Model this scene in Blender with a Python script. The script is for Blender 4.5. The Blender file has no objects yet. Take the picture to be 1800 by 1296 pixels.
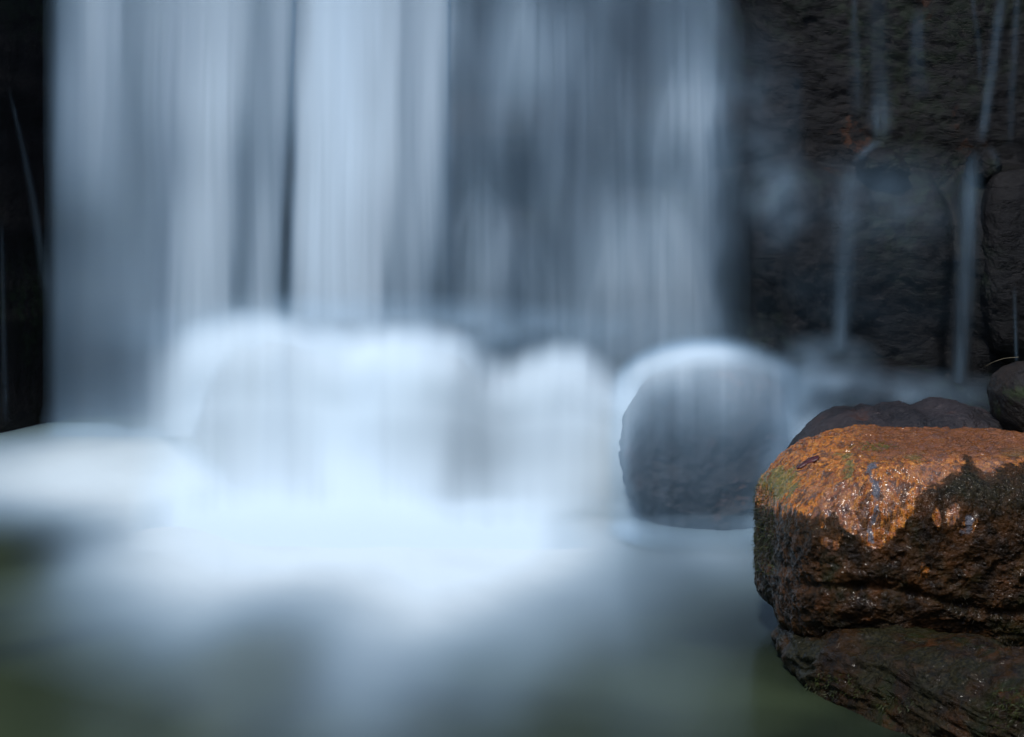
import bpy, math, random
import numpy as np
from math import radians, tan, atan2, sin, cos, pi

S = bpy.context.scene
COL = S.collection

# ------------------------------------------------------------------ camera, world, sun, exposure
CAM_H, PITCH, F = 1.2, radians(5.9), 2854.0
cd = bpy.data.cameras.new('camera')
cam = bpy.data.objects.new('camera', cd)
COL.objects.link(cam)
cam.location = (0, 0, CAM_H)
cam.rotation_euler = (pi/2 - PITCH, 0, 0)
cd.sensor_width = 36.0
cd.lens = 36.0*F/1800.0
cd.clip_start, cd.clip_end = 0.05, 400
S.camera = cam

SUN_EL, SUN_AZ = radians(62), radians(200)      # azimuth clockwise from +Y: high, a little behind the viewer's left
W = bpy.data.worlds.new('World'); S.world = W; W.use_nodes = True
wn = W.node_tree; wn.nodes.clear()
sky = wn.nodes.new('ShaderNodeTexSky'); sky.sky_type = 'NISHITA'; sky.sun_disc = False
sky.sun_elevation = SUN_EL; sky.sun_rotation = SUN_AZ
sky.air_density = 1.0; sky.dust_density = 1.0; sky.ozone_density = 1.0
bg = wn.nodes.new('ShaderNodeBackground'); bg.inputs['Strength'].default_value = 0.13
wo = wn.nodes.new('ShaderNodeOutputWorld')
wn.links.new(sky.outputs[0], bg.inputs[0]); wn.links.new(bg.outputs[0], wo.inputs[0])
sl = bpy.data.lights.new('sun', 'SUN'); sl.energy = 1.5; sl.angle = radians(12); sl.color = (1.0, 0.95, 0.88)
so = bpy.data.objects.new('sun', sl); COL.objects.link(so)
so.rotation_euler = (pi/2 - SUN_EL, 0, pi - SUN_AZ)
so.location = (0, -2, 8)
S.view_settings.view_transform = 'Standard'; S.view_settings.look = 'None'
S.view_settings.gamma = 1.0; S.view_settings.exposure = 0.9
S.cycles.transparent_max_bounces = 24
S.cycles.max_bounces = 8
S.cycles.use_denoising = True
S.cycles.denoising_input_passes = 'RGB'

# ------------------------------------------------------------------ helpers
CP, SP = cos(PITCH), sin(PITCH)
def P(px, py, Y):
    """point at depth Y seen at picture position px, py of the 1800 x 1296 survey"""
    u = (np.asarray(px, float) - 900)/F; v = (648 - np.asarray(py, float))/F
    dy = CP + v*SP; dz = -SP + v*CP
    k = Y/dy
    return np.stack(np.broadcast_arrays(u*k, np.asarray(Y, float)+0*k, CAM_H + dz*k), -1)
def PX(p):
    x, y, z = p[..., 0], p[..., 1], p[..., 2]-CAM_H
    d = y*CP - z*SP; up = y*SP + z*CP
    return 900 + F*x/d, 648 - F*up/d
def lin(L):
    c = np.clip(np.asarray(L, float)/255, 0, 1)
    return np.where(c <= .04045, c/12.92, ((c+.055)/1.055)**2.4)

_r = np.random.RandomState(7)
_perm = _r.permutation(256); _perm = np.concatenate([_perm, _perm, _perm])
_g = _r.normal(size=(256, 3)); _g /= np.linalg.norm(_g, axis=1)[:, None]
def perlin(x, y, z=0.0):
    x, y, z = [np.asarray(a, float) for a in np.broadcast_arrays(x, y, z)]
    xi, yi, zi = np.floor(x).astype(int), np.floor(y).astype(int), np.floor(z).astype(int)
    fx, fy, fz = x-xi, y-yi, z-zi
    f = lambda t: t*t*t*(t*(t*6-15)+10)
    u, v, w = f(fx), f(fy), f(fz)
    def g(i, j, k):
        h = _perm[(_perm[(_perm[(xi+i) & 255] + yi+j) & 255] + zi+k) & 255]
        q = _g[h]
        return q[..., 0]*(fx-i) + q[..., 1]*(fy-j) + q[..., 2]*(fz-k)
    def mix(a, b, t): return a + (b-a)*t
    return mix(mix(mix(g(0,0,0), g(1,0,0), u), mix(g(0,1,0), g(1,1,0), u), v),
               mix(mix(g(0,0,1), g(1,0,1), u), mix(g(0,1,1), g(1,1,1), u), v), w)*1.6
def fbm(x, y, z=0.0, o=4, gain=.5, ridged=False):
    s, a, t = 0, 1., 0
    for i in range(o):
        n = perlin(x*2**i+i*17.3, y*2**i+i*5.1, z*2**i+i*9.7)
        if ridged: n = 1-2*np.abs(n)
        s = s+a*n; t += a; a *= gain
    return s/t
def ss(a, b, x):
    t = np.clip((x-a)/(b-a), 0, 1); return t*t*(3-2*t)

def mesh_obj(name, verts, faces, mat, parent=None, attrs=None, smooth=True):
    me = bpy.data.meshes.new(name)
    verts = np.asarray(verts, float); faces = np.asarray(faces, int)
    n = faces.shape[1]
    me.vertices.add(len(verts)); me.vertices.foreach_set('co', verts.ravel())
    me.loops.add(faces.size); me.loops.foreach_set('vertex_index', faces.ravel())
    me.polygons.add(len(faces))
    me.polygons.foreach_set('loop_start', np.arange(0, faces.size, n))
    me.update(calc_edges=True)
    if smooth: me.shade_smooth()
    for k, v in (attrs or {}).items():
        a = me.attributes.new(k, 'FLOAT', 'POINT'); a.data.foreach_set('value', np.asarray(v, float).ravel())
    if mat: me.materials.append(mat)
    o = bpy.data.objects.new(name, me); COL.objects.link(o)
    if parent: o.parent = parent
    return o
def tag(o, label=None, cat=None, group=None, kind=None):
    if label: o['label'] = label
    if cat: o['category'] = cat
    if group: o['group'] = group
    if kind: o['kind'] = kind
    return o
def grid_faces(nu, nv):
    i = np.arange(nu-1)[:, None]*nv + np.arange(nv-1)[None]
    return np.stack([i, i+nv, i+nv+1, i+1], -1).reshape(-1, 4)
def compact(v, f, attrs, keep):
    """drop faces whose vertices are all outside keep"""
    fk = keep[f].any(1); f = f[fk]
    used = np.unique(f); m = -np.ones(len(v), int); m[used] = np.arange(len(used))
    return v[used], m[f], {k: a.ravel()[used] for k, a in attrs.items()}

# raster of water density from surveyed rows
def blur(a, s):
    if s <= 0: return a
    r = int(3*s)+1; k = np.exp(-.5*(np.arange(-r, r+1)/s)**2); k /= k.sum()
    return k, r
def raster(rows, x0, x1, y0, y1, sx=6, sy=14, step=4):
    xs = np.arange(x0, x1+1, step, float); ys = np.arange(y0, y1+1, step, float)
    yk = sorted(rows); R = []
    for y in yk:
        q = sorted(rows[y]); R.append(np.interp(xs, [a for a, b in q], [lin(b) for a, b in q]))
    R = np.array(R); T = np.empty((len(ys), len(xs)))
    for j in range(len(xs)): T[:, j] = np.interp(ys, yk, R[:, j])
    for ax, s in ((1, sx/step), (0, sy/step)):
        k, r = blur(T, max(s, .3))
        pad = [(0, 0), (0, 0)]; pad[ax] = (r, r)
        Tp = np.pad(T, pad, 'edge')
        T = np.apply_along_axis(lambda m: np.convolve(m, k, 'valid'), ax, Tp)
    def sample(px, py):
        i = np.clip((px-x0)/step, 0, len(xs)-1.001); j = np.clip((py-y0)/step, 0, len(ys)-1.001)
        a, b = i.astype(int), j.astype(int); u, v = i-a, j-b
        return (T[b, a]*(1-u)+T[b, a+1]*u)*(1-v) + (T[b+1, a]*(1-u)+T[b+1, a+1]*u)*v
    return sample

# ------------------------------------------------------------------ materials
def new_mat(name):
    m = bpy.data.materials.new(name); m.use_nodes = True; m.node_tree.nodes.clear()
    nt = m.node_tree; out = nt.nodes.new('ShaderNodeOutputMaterial')
    return m, nt, out
class NT:
    def __init__(s, nt): s.nt = nt; s.L = nt.links
    def n(s, t, **kw):
        o = s.nt.nodes.new(t)
        for k, v in kw.items(): setattr(o, k, v)
        return o
    def set(s, sock, v):
        if isinstance(v, bpy.types.NodeSocket): s.L.new(v, sock)
        elif isinstance(v, (tuple, list)) and len(v) == 3 and sock.type == 'RGBA': sock.default_value = (*v, 1)
        else: sock.default_value = v
    def attr(s, name): return s.n('ShaderNodeAttribute', attribute_name=name).outputs['Fac']
    def coord(s, scale=(1, 1, 1)):
        tc = s.n('ShaderNodeTexCoord'); mp = s.n('ShaderNodeMapping'); mp.inputs['Scale'].default_value = scale
        s.L.new(tc.outputs['Object'], mp.inputs[0]); return mp.outputs[0]
    def noise(s, vec, scale, det=4, rough=.55, dist=0):
        o = s.n('ShaderNodeTexNoise'); s.L.new(vec, o.inputs['Vector'])
        o.inputs['Scale'].default_value = scale; o.inputs['Detail'].default_value = det
        o.inputs['Roughness'].default_value = rough; o.inputs['Distortion'].default_value = dist
        return o.outputs['Fac']
    def vor(s, vec, scale, feature='F1'):
        o = s.n('ShaderNodeTexVoronoi', feature=feature); s.L.new(vec, o.inputs['Vector'])
        o.inputs['Scale'].default_value = scale; return o.outputs['Distance']
    def ramp(s, v, a, b):
        o = s.n('ShaderNodeMapRange', interpolation_type='SMOOTHSTEP'); s.set(o.inputs['Value'], v)
        o.inputs['From Min'].default_value = a; o.inputs['From Max'].default_value = b
        return o.outputs['Result']
    def math(s, op, a, b=0.0, clamp=False):
        o = s.n('ShaderNodeMath', operation=op, use_clamp=clamp); s.set(o.inputs[0], a); s.set(o.inputs[1], b)
        return o.outputs[0]
    def mix(s, f, a, b):
        o = s.n('ShaderNodeMix', data_type='RGBA'); s.set(o.inputs[0], f); s.set(o.inputs[6], a); s.set(o.inputs[7], b)
        return o.outputs[2]
    def bump(s, h, strength, dist, normal=None):
        o = s.n('ShaderNodeBump'); s.set(o.inputs['Height'], h)
        o.inputs['Strength'].default_value = strength; o.inputs['Distance'].default_value = dist
        if normal is not None: s.L.new(normal, o.inputs['Normal'])
        return o.outputs[0]

WATER_COL = (0.66, 0.82, 0.93)
def water_mat(name, col=WATER_COL, trans=.15, thin=.75, tint=(.74, .93, 1.12)):
    """white falling water: how much of it there is per area is the density attribute"""
    m, nt, out = new_mat(name); k = NT(nt)
    # thin water mixed bluer: the sky's reflected blue is put into its colour
    col = k.mix(k.ramp(k.attr('water_amount'), .0, thin), (col[0]*tint[0], col[1]*tint[1], min(1, col[2]*tint[2])), col)
    d = k.n('ShaderNodeBsdfDiffuse'); k.set(d.inputs[0], col)
    t = k.n('ShaderNodeBsdfTranslucent'); k.set(t.inputs[0], col)
    mx = k.n('ShaderNodeMixShader'); mx.inputs[0].default_value = trans
    k.L.new(d.outputs[0], mx.inputs[1]); k.L.new(t.outputs[0], mx.inputs[2])
    tr = k.n('ShaderNodeBsdfTransparent')
    m2 = k.n('ShaderNodeMixShader'); k.L.new(k.attr('water_amount'), m2.inputs[0])
    k.L.new(tr.outputs[0], m2.inputs[1]); k.L.new(mx.outputs[0], m2.inputs[2])
    k.L.new(m2.outputs[0], out.inputs[0])
    return m
M_FALL = water_mat('falling_water')
M_CASC = water_mat('cascade_water', (0.555, 0.68, 0.755), .03, .8, (.95, .99, 1.01))
M_FOAM = water_mat('foam_water', (0.575, 0.68, 0.725), .0, .85, (.74, .93, 1.10))

def cliff_mat():
    m, nt, out = new_mat('wet_cliff_rock'); k = NT(nt)
    c = k.coord(); cs = k.coord((1, 1, 2.6)); cv = k.coord((1, 1, .45))
    n1 = k.noise(c, 1.7, 5); n2 = k.noise(cv, 9, 6, .6); n3 = k.noise(c, 60, 5, .7)
    base = k.mix(k.ramp(n2, .35, .7), (.0018, .0019, .0022), (.006, .0052, .0052))
    base = k.mix(k.ramp(n3, .6, .78), base, (.032, .025, .021))
    base = k.mix(k.math('MULTIPLY', k.ramp(k.noise(c, 230, 3, .8), .66, .74), .8), base, (.20, .18, .16))  # sparse pale specks painted in for the glints of wet rock
    moss = k.math('MULTIPLY', k.ramp(n1, .45, .62), k.ramp(k.noise(c, 14, 5, .7), .4, .65))
    base = k.mix(k.math('MULTIPLY', moss, .75), base, (.010, .018, .007))
    rust = k.math('MULTIPLY', k.ramp(k.noise(k.coord((1.3, 1, .7)), 2.6, 4), .60, .72), k.ramp(k.noise(c, 25, 4), .45, .65))
    base = k.mix(k.math('MULTIPLY', rust, k.math('MULTIPLY', k.attr('dry'), .9)), base, (.05, .018, .006))
    p = k.n('ShaderNodeBsdfPrincipled'); k.L.new(base, p.inputs['Base Color'])
    k.set(p.inputs['Roughness'], k.math('ADD', k.math('MULTIPLY', n3, .35), .16))
    p.inputs['Specular IOR Level'].default_value = .22
    h = k.bump(n2, .6, .03); h = k.bump(k.noise(cs, 28, 6, .7), .7, .014, h)
    h = k.bump(k.noise(c, 150, 4, .75), .9, .006, h)
    k.L.new(h, p.inputs['Normal']); k.L.new(p.outputs[0], out.inputs[0])
    return m
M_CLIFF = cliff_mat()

def dark_rock_mat(name, a, b, speck, rust=(.09, .03, .01), rustamt=.5, rough=.28):
    m, nt, out = new_mat(name); k = NT(nt)
    c = k.coord()
    n1 = k.noise(c, 6, 5); n2 = k.noise(c, 40, 6, .65); n3 = k.noise(c, 190, 3, .7)
    base = k.mix(k.ramp(n1, .35, .65), a, b)
    base = k.mix(k.ramp(n2, .6, .8), base, speck)
    base = k.mix(k.math('MULTIPLY', k.ramp(k.noise(c, 9, 4, .6), .55, .7), rustamt), base, rust)
    p = k.n('ShaderNodeBsdfPrincipled'); k.L.new(base, p.inputs['Base Color'])
    k.set(p.inputs['Roughness'], k.math('ADD', k.math('MULTIPLY', n2, .3), rough-.1))
    p.inputs['Specular IOR Level'].default_value = .3
    h = k.bump(n2, .7, .016); h = k.bump(n3, .9, .005, h)
    k.L.new(h, p.inputs['Normal']); k.L.new(p.outputs[0], out.inputs[0])
    return m
M_WETROCK = dark_rock_mat('wet_dark_rock', (.012, .013, .015), (.03, .03, .032), (.07, .065, .065))
M_BACKROCK = dark_rock_mat('dark_wet_boulder', (.010, .009, .010), (.028, .022, .023), (.11, .085, .08), rustamt=.35)
M_ROUNDROCK = dark_rock_mat('brown_wet_boulder', (.006, .004, .002), (.018, .010, .004), (.05, .025, .006), (.02, .035, .006), .9)

def boulder_mat(name, slab=False):
    m, nt, out = new_mat(name); k = NT(nt)
    c = k.coord(); cv = k.coord((1, 1, .22)); cvv = k.coord((1, .6, .10))
    fine = k.noise(c, 120, 5, .7); med = k.noise(c, 22, 6, .62); big = k.noise(c, 7, 4, .55)
    fib = k.noise(cv, 95, 4, .65, .4); fib2 = k.noise(cvv, 210, 3, .6)
    # bare brown rock with patches of green growth
    brown = k.mix(k.ramp(med, .35, .65), (.007, .004, .0016), (.034, .017, .005))
    brown = k.mix(k.ramp(fine, .58, .74), brown, (.05, .025, .011))
    brown = k.mix(k.math('MULTIPLY', k.ramp(k.noise(c, 5.5, 5, .6, .5), .50, .64), .8), brown, (.012, .018, .003))
    brown = k.mix(k.math('MULTIPLY', k.ramp(k.noise(c, 11, 4, .6), .58, .7), .55), brown, (.07, .022, .005))
    mossy = k.mix(k.ramp(fine, .4, .65), (.006, .0065, .002), (.030, .026, .009))
    base = k.mix(k.attr('moss'), brown, mossy)
    # algae coat
    org = k.mix(k.ramp(big, .35, .65), (.52, .150, .005), (.24, .056, .003))
    org = k.mix(k.ramp(fib, .42, .68), org, (.66, .27, .035))
    org = k.mix(k.math('MULTIPLY', k.ramp(fib2, .48, .64), .7), org, (.07, .028, .006))
    strk = k.noise(k.coord((1, 1, .16)), 38, 5, .65, .3)
    org = k.mix(k.math('MULTIPLY', k.ramp(strk, .50, .60), .85), org, (.050, .021, .006))
    org = k.mix(k.math('MULTIPLY', k.ramp(strk, .44, .36), .6), org, (.62, .24, .035))
    pink = k.mix(k.ramp(med, .4, .62), (.13, .085, .085), (.30, .17, .12))
    pk = k.ramp(k.math('ADD', k.noise(k.coord((1, 1, .4)), 18, 7, .68), k.math('MULTIPLY', k.attr('pink'), .22)), .53, .64)
    org = k.mix(k.math('MULTIPLY', pk, .35), org, pink)
    grn = k.mix(k.ramp(fib, .4, .65), (.075, .10, .018), (.24, .20, .05))
    gk = k.ramp(k.math('ADD', k.noise(k.coord((1, 1, .25)), 30, 6, .68), k.math('MULTIPLY', k.attr('green'), .4)), .62, .78)
    org = k.mix(k.math('MULTIPLY', gk, .85), org, grn)
    gry = k.mix(k.ramp(med, .4, .65), (.085, .085, .10), (.15, .145, .165))
    org = k.mix(k.ramp(k.math('ADD', k.attr('slate_sheen'), k.math('MULTIPLY', k.math('SUBTRACT', k.noise(k.coord((1, 1, .4)), 34, 7, .72), .5), 2.2)), .38, .66), org, gry)
    org = k.mix(k.math('MULTIPLY', k.attr('crown_shade'), .85), org, k.mix(k.ramp(med, .35, .65), (.20, .062, .010), (.10, .034, .008)))  # crown browned darker than the shoulder: its shading is put into the colour
    al = k.ramp(k.math('ADD', k.attr('algae'), k.math('MULTIPLY', k.math('SUBTRACT', k.noise(k.coord((1, 1, .7)), 20, 8, .72), .5), 2.3)), .40, .64)
    al0 = k.ramp(k.math('ADD', k.attr('algae'), k.math('MULTIPLY', k.math('SUBTRACT', k.noise(k.coord((1, 1, .4)), 14, 6, .7), .5), 2.2)), -.35, .45)
    base = k.mix(k.math('MULTIPLY', al0, .6), base, k.mix(k.ramp(med, .35, .62), (.020, .011, .004), (.085, .032, .008)))
    base = k.mix(al, base, org)
    p = k.n('ShaderNodeBsdfPrincipled'); k.L.new(base, p.inputs['Base Color'])
    k.set(p.inputs['Roughness'], k.math('ADD', k.math('MULTIPLY', k.attr('moss'), .25), k.math('ADD', k.math('MULTIPLY', fine, .3), .06)))
    k.set(p.inputs['Specular IOR Level'], k.math('ADD', k.math('MULTIPLY', al, .2), .16))
    k.set(p.inputs['Coat Weight'], k.math('ADD', k.math('MULTIPLY', al, .42), .12)); p.inputs['Coat Roughness'].default_value = .10
    h = k.bump(med, .6, .014); h = k.bump(fib, .9, .009, h); h = k.bump(fib2, .8, .004, h)
    h = k.bump(fine, 1.0, .006, h)
    k.L.new(h, p.inputs['Normal']); k.L.new(k.bump(k.noise(k.coord((1, 1, .7)), 55, 1.5, .5, .4), 1.0, .010), p.inputs['Coat Normal']); k.L.new(p.outputs[0], out.inputs[0])
    return m
M_BOULDER = boulder_mat('algae_covered_boulder')

def simple_mat(name, a, b, scale, rough, bumpd=.003, stretch=(1, 1, 1)):
    m, nt, out = new_mat(name); k = NT(nt); c = k.coord(stretch)
    n = k.noise(c, scale, 4, .6)
    p = k.n('ShaderNodeBsdfPrincipled'); k.L.new(k.mix(k.ramp(n, .35, .65), a, b), p.inputs['Base Color'])
    p.inputs['Roughness'].default_value = rough
    p.inputs['Specular IOR Level'].default_value = .3
    k.L.new(k.bump(n, .4, bumpd), p.inputs['Normal']); k.L.new(p.outputs[0], out.inputs[0])
    return m
M_MOSS = simple_mat('moss_blades', (.008, .012, .003), (.03, .045, .008), 40, .55)
M_MOSSB = simple_mat('brown_moss_blades', (.007, .006, .002), (.030, .022, .008), 60, .5)
M_ALGAEG = simple_mat('green_algae', (.02, .06, .008), (.07, .13, .02), 60, .35)
M_LEAF = simple_mat('dead_leaf', (.035, .010, .012), (.08, .02, .02), 90, .35)
M_GRASS = simple_mat('dry_grass', (.12, .10, .06), (.22, .19, .12), 30, .5)

def pool_mat():
    m, nt, out = new_mat('pool_water'); k = NT(nt); c = k.coord((1, .8, 1))
    n = k.noise(c, .9, 3, .5, .3)
    col = k.mix(k.ramp(n, .38, .62), (.007, .011, .008), (.032, .045, .023))
    p = k.n('ShaderNodeBsdfPrincipled'); k.L.new(col, p.inputs['Base Color'])
    p.inputs['Roughness'].default_value = .22; p.inputs['IOR'].default_value = 1.33
    p.inputs['Specular IOR Level'].default_value = .35
    k.L.new(p.outputs[0], out.inputs[0]); return m
M_POOL = pool_mat()

# ------------------------------------------------------------------ pool
me_v = [(-9, -6, 0), (9, -6, 0), (9, 9.6, 0), (-9, 9.6, 0)]
pool = mesh_obj('pool_water', me_v, [(0, 1, 2, 3)], M_POOL); tag(pool, kind='structure')

# ------------------------------------------------------------------ cliff (height field in depth)
def cliff_Y(x, z):
    """depth of the rock face over width x and height z"""
    y = 8.95 + .10*fbm(x*1.1, z*.8, 3.1, 4) + 0*x
    # left buttress beside the fall
    y = y - .72*ss(-2.42, -2.75, x+.05*fbm(z*2, 1.3, .2, 3))
    # right wall stands forward of the fall
    y = y - .35*ss(1.05, 1.45, x+.06*fbm(z*2.2, 4.3, 1.2, 3))
    # lower ledge of rounded blocks on the right, two of them with a notch between
    top = 1.36 + .04*fbm(x*3, 2.2, 0, 3) + .06*np.exp(-((x-1.45)/.25)**2) - .10*np.exp(-((x-2.27)/.07)**2) + .05*np.exp(-((x-2.55)/.2)**2)
    led = ss(1.0, 1.25, x)
    drop = np.clip(top - z, 0, None)
    prof = 1-np.exp(-(drop/.10)**1.0)
    y = y - .42*led*prof*(1+.12*np.sin(x*5+1)) + .10*led*prof*np.exp(-((x-2.27)/.05)**2) + .08*led*prof*np.exp(-((x-1.36)/.06)**2)
    y = y + .10*led*ss(.95, .45, z)*prof
    # bumps under the right-hand veil
    for bx, bz, r, a in ((-.05, 1.55, .3, .22), (.85, 1.05, .35, .25), (.0, 1.0, .22, .2), (1.0, 1.6, .3, .2)):
        y = y - a*np.exp(-((x-bx)/r)**2-((z-bz)/r)**2)*ss(bz+.25, bz-.02, z)
    bare = np.maximum(ss(1.15, 1.35, x), ss(-2.3, -2.5, x))
    y = y + .022*fbm(x*4, z*4, 7.7, 4, .55, True)*(.3+.7*bare)
    y = y + .014*fbm(x*9, z*14+.8*fbm(x*2, z*2, 5, 2), 2.7, 4, .6)*ss(1.0, 1.3, x)
    y = y + .014*fbm(x*32, z*26, 1.7, 4, .65)*(.25+.75*bare)
    return y
nx, nz = 620, 420
xs = np.linspace(-4.6, 4.6, nx); zs = np.linspace(-.3, 4.6, nz)
XX, ZZ = np.meshgrid(xs, zs, indexing='ij')
YY = cliff_Y(XX, ZZ)
v = np.stack([XX, YY, ZZ], -1).reshape(-1, 3)
# close the top backwards so the cliff has a body
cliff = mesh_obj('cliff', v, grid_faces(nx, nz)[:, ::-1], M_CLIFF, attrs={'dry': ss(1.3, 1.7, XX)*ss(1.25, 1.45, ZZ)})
tag(cliff, kind='structure')
tv = []
xe = np.linspace(-4.6, 4.6, 60); ye = np.linspace(0, 6, 12)
A, B = np.meshgrid(xe, ye, indexing='ij')
zt = 4.6 + .25*B + .25*fbm(A, B, 2, 4)*np.clip(B, 0, 1)
yb = cliff_Y(A, np.full_like(A, 4.6))+B
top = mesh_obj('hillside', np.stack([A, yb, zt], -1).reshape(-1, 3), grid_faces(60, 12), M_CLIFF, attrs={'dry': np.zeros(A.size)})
tag(top, kind='structure')

# unseen bank behind and beside the viewer, added to cut front sky light
def unseen_gorge_bank():
    na, nh = 120, 30
    a = np.linspace(radians(-62), radians(242), na); h = np.linspace(0, 1, nh)
    A, Hh = np.meshgrid(a, h, indexing='ij')
    r = 7.2 + 1.1*fbm(np.cos(A)*1.5, np.sin(A)*1.5, Hh*2, 4) + 2.2*Hh**1.5
    X = -r*np.cos(A)*.95; Yg = 2.2 - r*np.sin(A)*.95; Zg = -.3 + Hh*(5.6+.8*fbm(np.cos(A)*2, np.sin(A)*2, 3., 4))
    o = mesh_obj('unseen_gorge_bank', np.stack([X, Yg, Zg], -1).reshape(-1, 3), grid_faces(na, nh), M_CLIFF, attrs={'dry': np.zeros(A.size)})
    tag(o, kind='structure')
unseen_gorge_bank()

# ------------------------------------------------------------------ rocks
def cube_sphere(n):
    t = np.linspace(-1, 1, n); t = np.tan(t*pi/4)
    a, b = np.meshgrid(t, t, indexing='ij'); o = np.ones_like(a); V, Fc = [], []; base = 0
    for ax in range(3):
        for s in (-1, 1):
            q = [None]*3; q[ax] = o*s; q[(ax+1) % 3] = a*s; q[(ax+2) % 3] = b
            V.append(np.stack(q, -1).reshape(-1, 3)); Fc.append(grid_faces(n, n)+base); base += n*n
    V = np.concatenate(V); Fc = np.concatenate(Fc)
    V /= np.linalg.norm(V, axis=1)[:, None]
    key = np.round(V, 5); _, idx, inv = np.unique(key, axis=0, return_index=True, return_inverse=True)
    return V[idx], inv.ravel()[Fc]
def normals(o):
    n = np.empty(len(o.data.vertices)*3); o.data.vertex_normals.foreach_get('vector', n); return n.reshape(-1, 3)
def setco(o, co): o.data.vertices.foreach_set('co', co.ravel()); o.data.update()
def rock(name, outline, Ysil, D, n=90, exp=2.6, mat=None, disp=None, yc=None, parent=None, shear=0, sx0=0):
    """a boulder whose side view outline is surveyed; Ysil = depth of its widest rim, D = half depth"""
    q = P(np.array([a for a, b in outline]), np.array([b for a, b in outline]), Ysil)
    cx, cz = (q[:, 0].min()+q[:, 0].max())/2, (q[:, 2].min()+q[:, 2].max())/2
    th = np.arctan2(q[:, 2]-cz, q[:, 0]-cx)
    # dense resample of polygon edges for the radial function
    qq = []
    for i in range(len(q)):
        a, b = q[i], q[(i+1) % len(q)]
        for t in np.linspace(0, 1, 30, endpoint=False): qq.append(a+(b-a)*t)
    qq = np.array(qq); th = np.arctan2(qq[:, 2]-cz, qq[:, 0]-cx); R = np.hypot(qq[:, 0]-cx, qq[:, 2]-cz)
    tg = np.linspace(-pi, pi, 720, endpoint=False)
    o_ = np.argsort(th); Rg = np.interp(tg, th[o_], R[o_], period=2*pi)
    kk = np.exp(-.5*(np.arange(-12, 13)/4)**2); kk /= kk.sum()
    Rg = np.convolve(np.concatenate([Rg[-12:], Rg, Rg[:12]]), kk, 'valid')
    V, Fc = cube_sphere(n)
    rho = np.hypot(V[:, 0], V[:, 2]); yy = V[:, 1]; t = np.arctan2(V[:, 2], V[:, 0])
    den = (rho**exp+np.abs(yy)**exp)**(1/exp)
    Rt = np.interp(t, tg, Rg, period=2*pi)*rho/den
    yc = Ysil if yc is None else yc
    co = np.stack([cx+Rt*np.cos(t), yc + D*yy/den, cz+Rt*np.sin(t)], -1)
    co[:, 1] += shear*(co[:, 0]-sx0); co[:, 2] += .13*abs(shear)/1.5*np.clip(co[:, 0]-sx0, 0, .7)*ss(-.05, .1, co[:, 2])
    c0 = np.array([cx, yc, cz - (q[:, 2].max()-q[:, 2].min())/2])      # origin at the base
    o = mesh_obj(name, co-c0, Fc, mat, parent); o.location = c0
    nn = normals(o)
    if nn[np.argmax(co[:, 0]), 0] < 0:
        Fc = Fc[:, ::-1]; COL.objects.unlink(o); o = mesh_obj(name, co-c0, Fc, mat, parent); o.location = c0; nn = normals(o)
    if disp is not None:
        co = co + nn*disp(co, nn)[:, None]; setco(o, co-c0)
    return o, co

# the big orange boulder at lower right
main_out = [(1376, 880), (1396, 862), (1420, 838), (1452, 814), (1496, 798), (1560, 790), (1700, 788), (1850, 798), (1990, 822),
            (2060, 900), (2060, 1000), (1985, 1090), (1850, 1094), (1790, 1112), (1760, 1120), (1700, 1116), (1560, 1108), (1440, 1104), (1404, 1102),
            (1380, 1096), (1368, 1082), (1366, 1035), (1370, 985), (1369, 950), (1367, 915)]
def d_main(c, nn):
    x, y, z = c.T
    f = ss(.2, -.3, nn[:, 1]); lowz = ss(.42, .30, z)
    d = .022*fbm(x*4.5, y*4.5, z*4.5, 4)
    d += .016*(fbm(x*9, y*9, z*11, 5, .55, True)-.2)*(.35+.9*lowz)
    d += .008*fbm(x*22, y*22, z*16, 4, .6)
    d += .010*fbm(x*30+2*fbm(x*6, y*6, z*6, 2), y*14, z*6, 4, .62)*ss(.33, .43, z)+.0035*fbm(x*75, y*40, z*22, 3, .7)+.004*fbm(x*60, y*60, z*60, 3, .7)          # runnels down the shoulder
    d -= .010*ss(.05, .0, np.abs(z-.155+.02*fbm(x*6, 2., 0, 3)-.04*(x-.9)))*f*.8 * (1+.5*fbm(x*8, z*8, 1, 2))
    d -= .012*np.exp(-((z-.225-.03*np.sin(x*9))/.014)**2)*f*ss(.0, .4, fbm(x*5, 3.3, 1, 2)+.25)
    return d
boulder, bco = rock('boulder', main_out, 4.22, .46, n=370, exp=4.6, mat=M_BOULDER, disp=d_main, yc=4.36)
bx, by = PX(bco)
low = [(1325, 870), (1343, 890), (1367, 896), (1395, 898), (1423, 910), (1447, 912), (1466, 899), (1472, 915), (1491, 932), (1525, 955), (1552, 960), (1571, 942),
       (1592, 912), (1611, 884), (1636, 859), (1667, 838), (1690, 820), (1700, 800), (1708, 806), (1725, 834), (1744, 842), (1756, 822), (1781, 814), (1800, 812), (2050, 830)]
yb = np.interp(bx, [a for a, b in low], [b for a, b in low])
top_side = ss(.1, .5, normals(boulder)[:, 2])
alg = np.clip(.5+(yb+7*fbm(bx/22, by/22, 1, 3)-by)/50, -1.2, 1.5)
def blob(cx, cy, rx, ry): return np.exp(-(((bx-cx)/rx)**2+((by-cy)/ry)**2))
front = bco[:, 1] < 4.4
alg = np.maximum(alg, .9*blob(1675, 905, 18, 26)); alg = np.maximum(alg, .8*blob(1700, 925, 26, 22))
alg = np.maximum(alg, .62*blob(1460, 955, 26, 20)); alg = np.maximum(alg, .7*blob(1647, 912, 9, 20)); alg = np.maximum(alg, .6*blob(1625, 1010, 14, 22))
alg = np.where(front, alg, np.maximum(alg, ss(.5, .56, bco[:, 2])))
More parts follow.
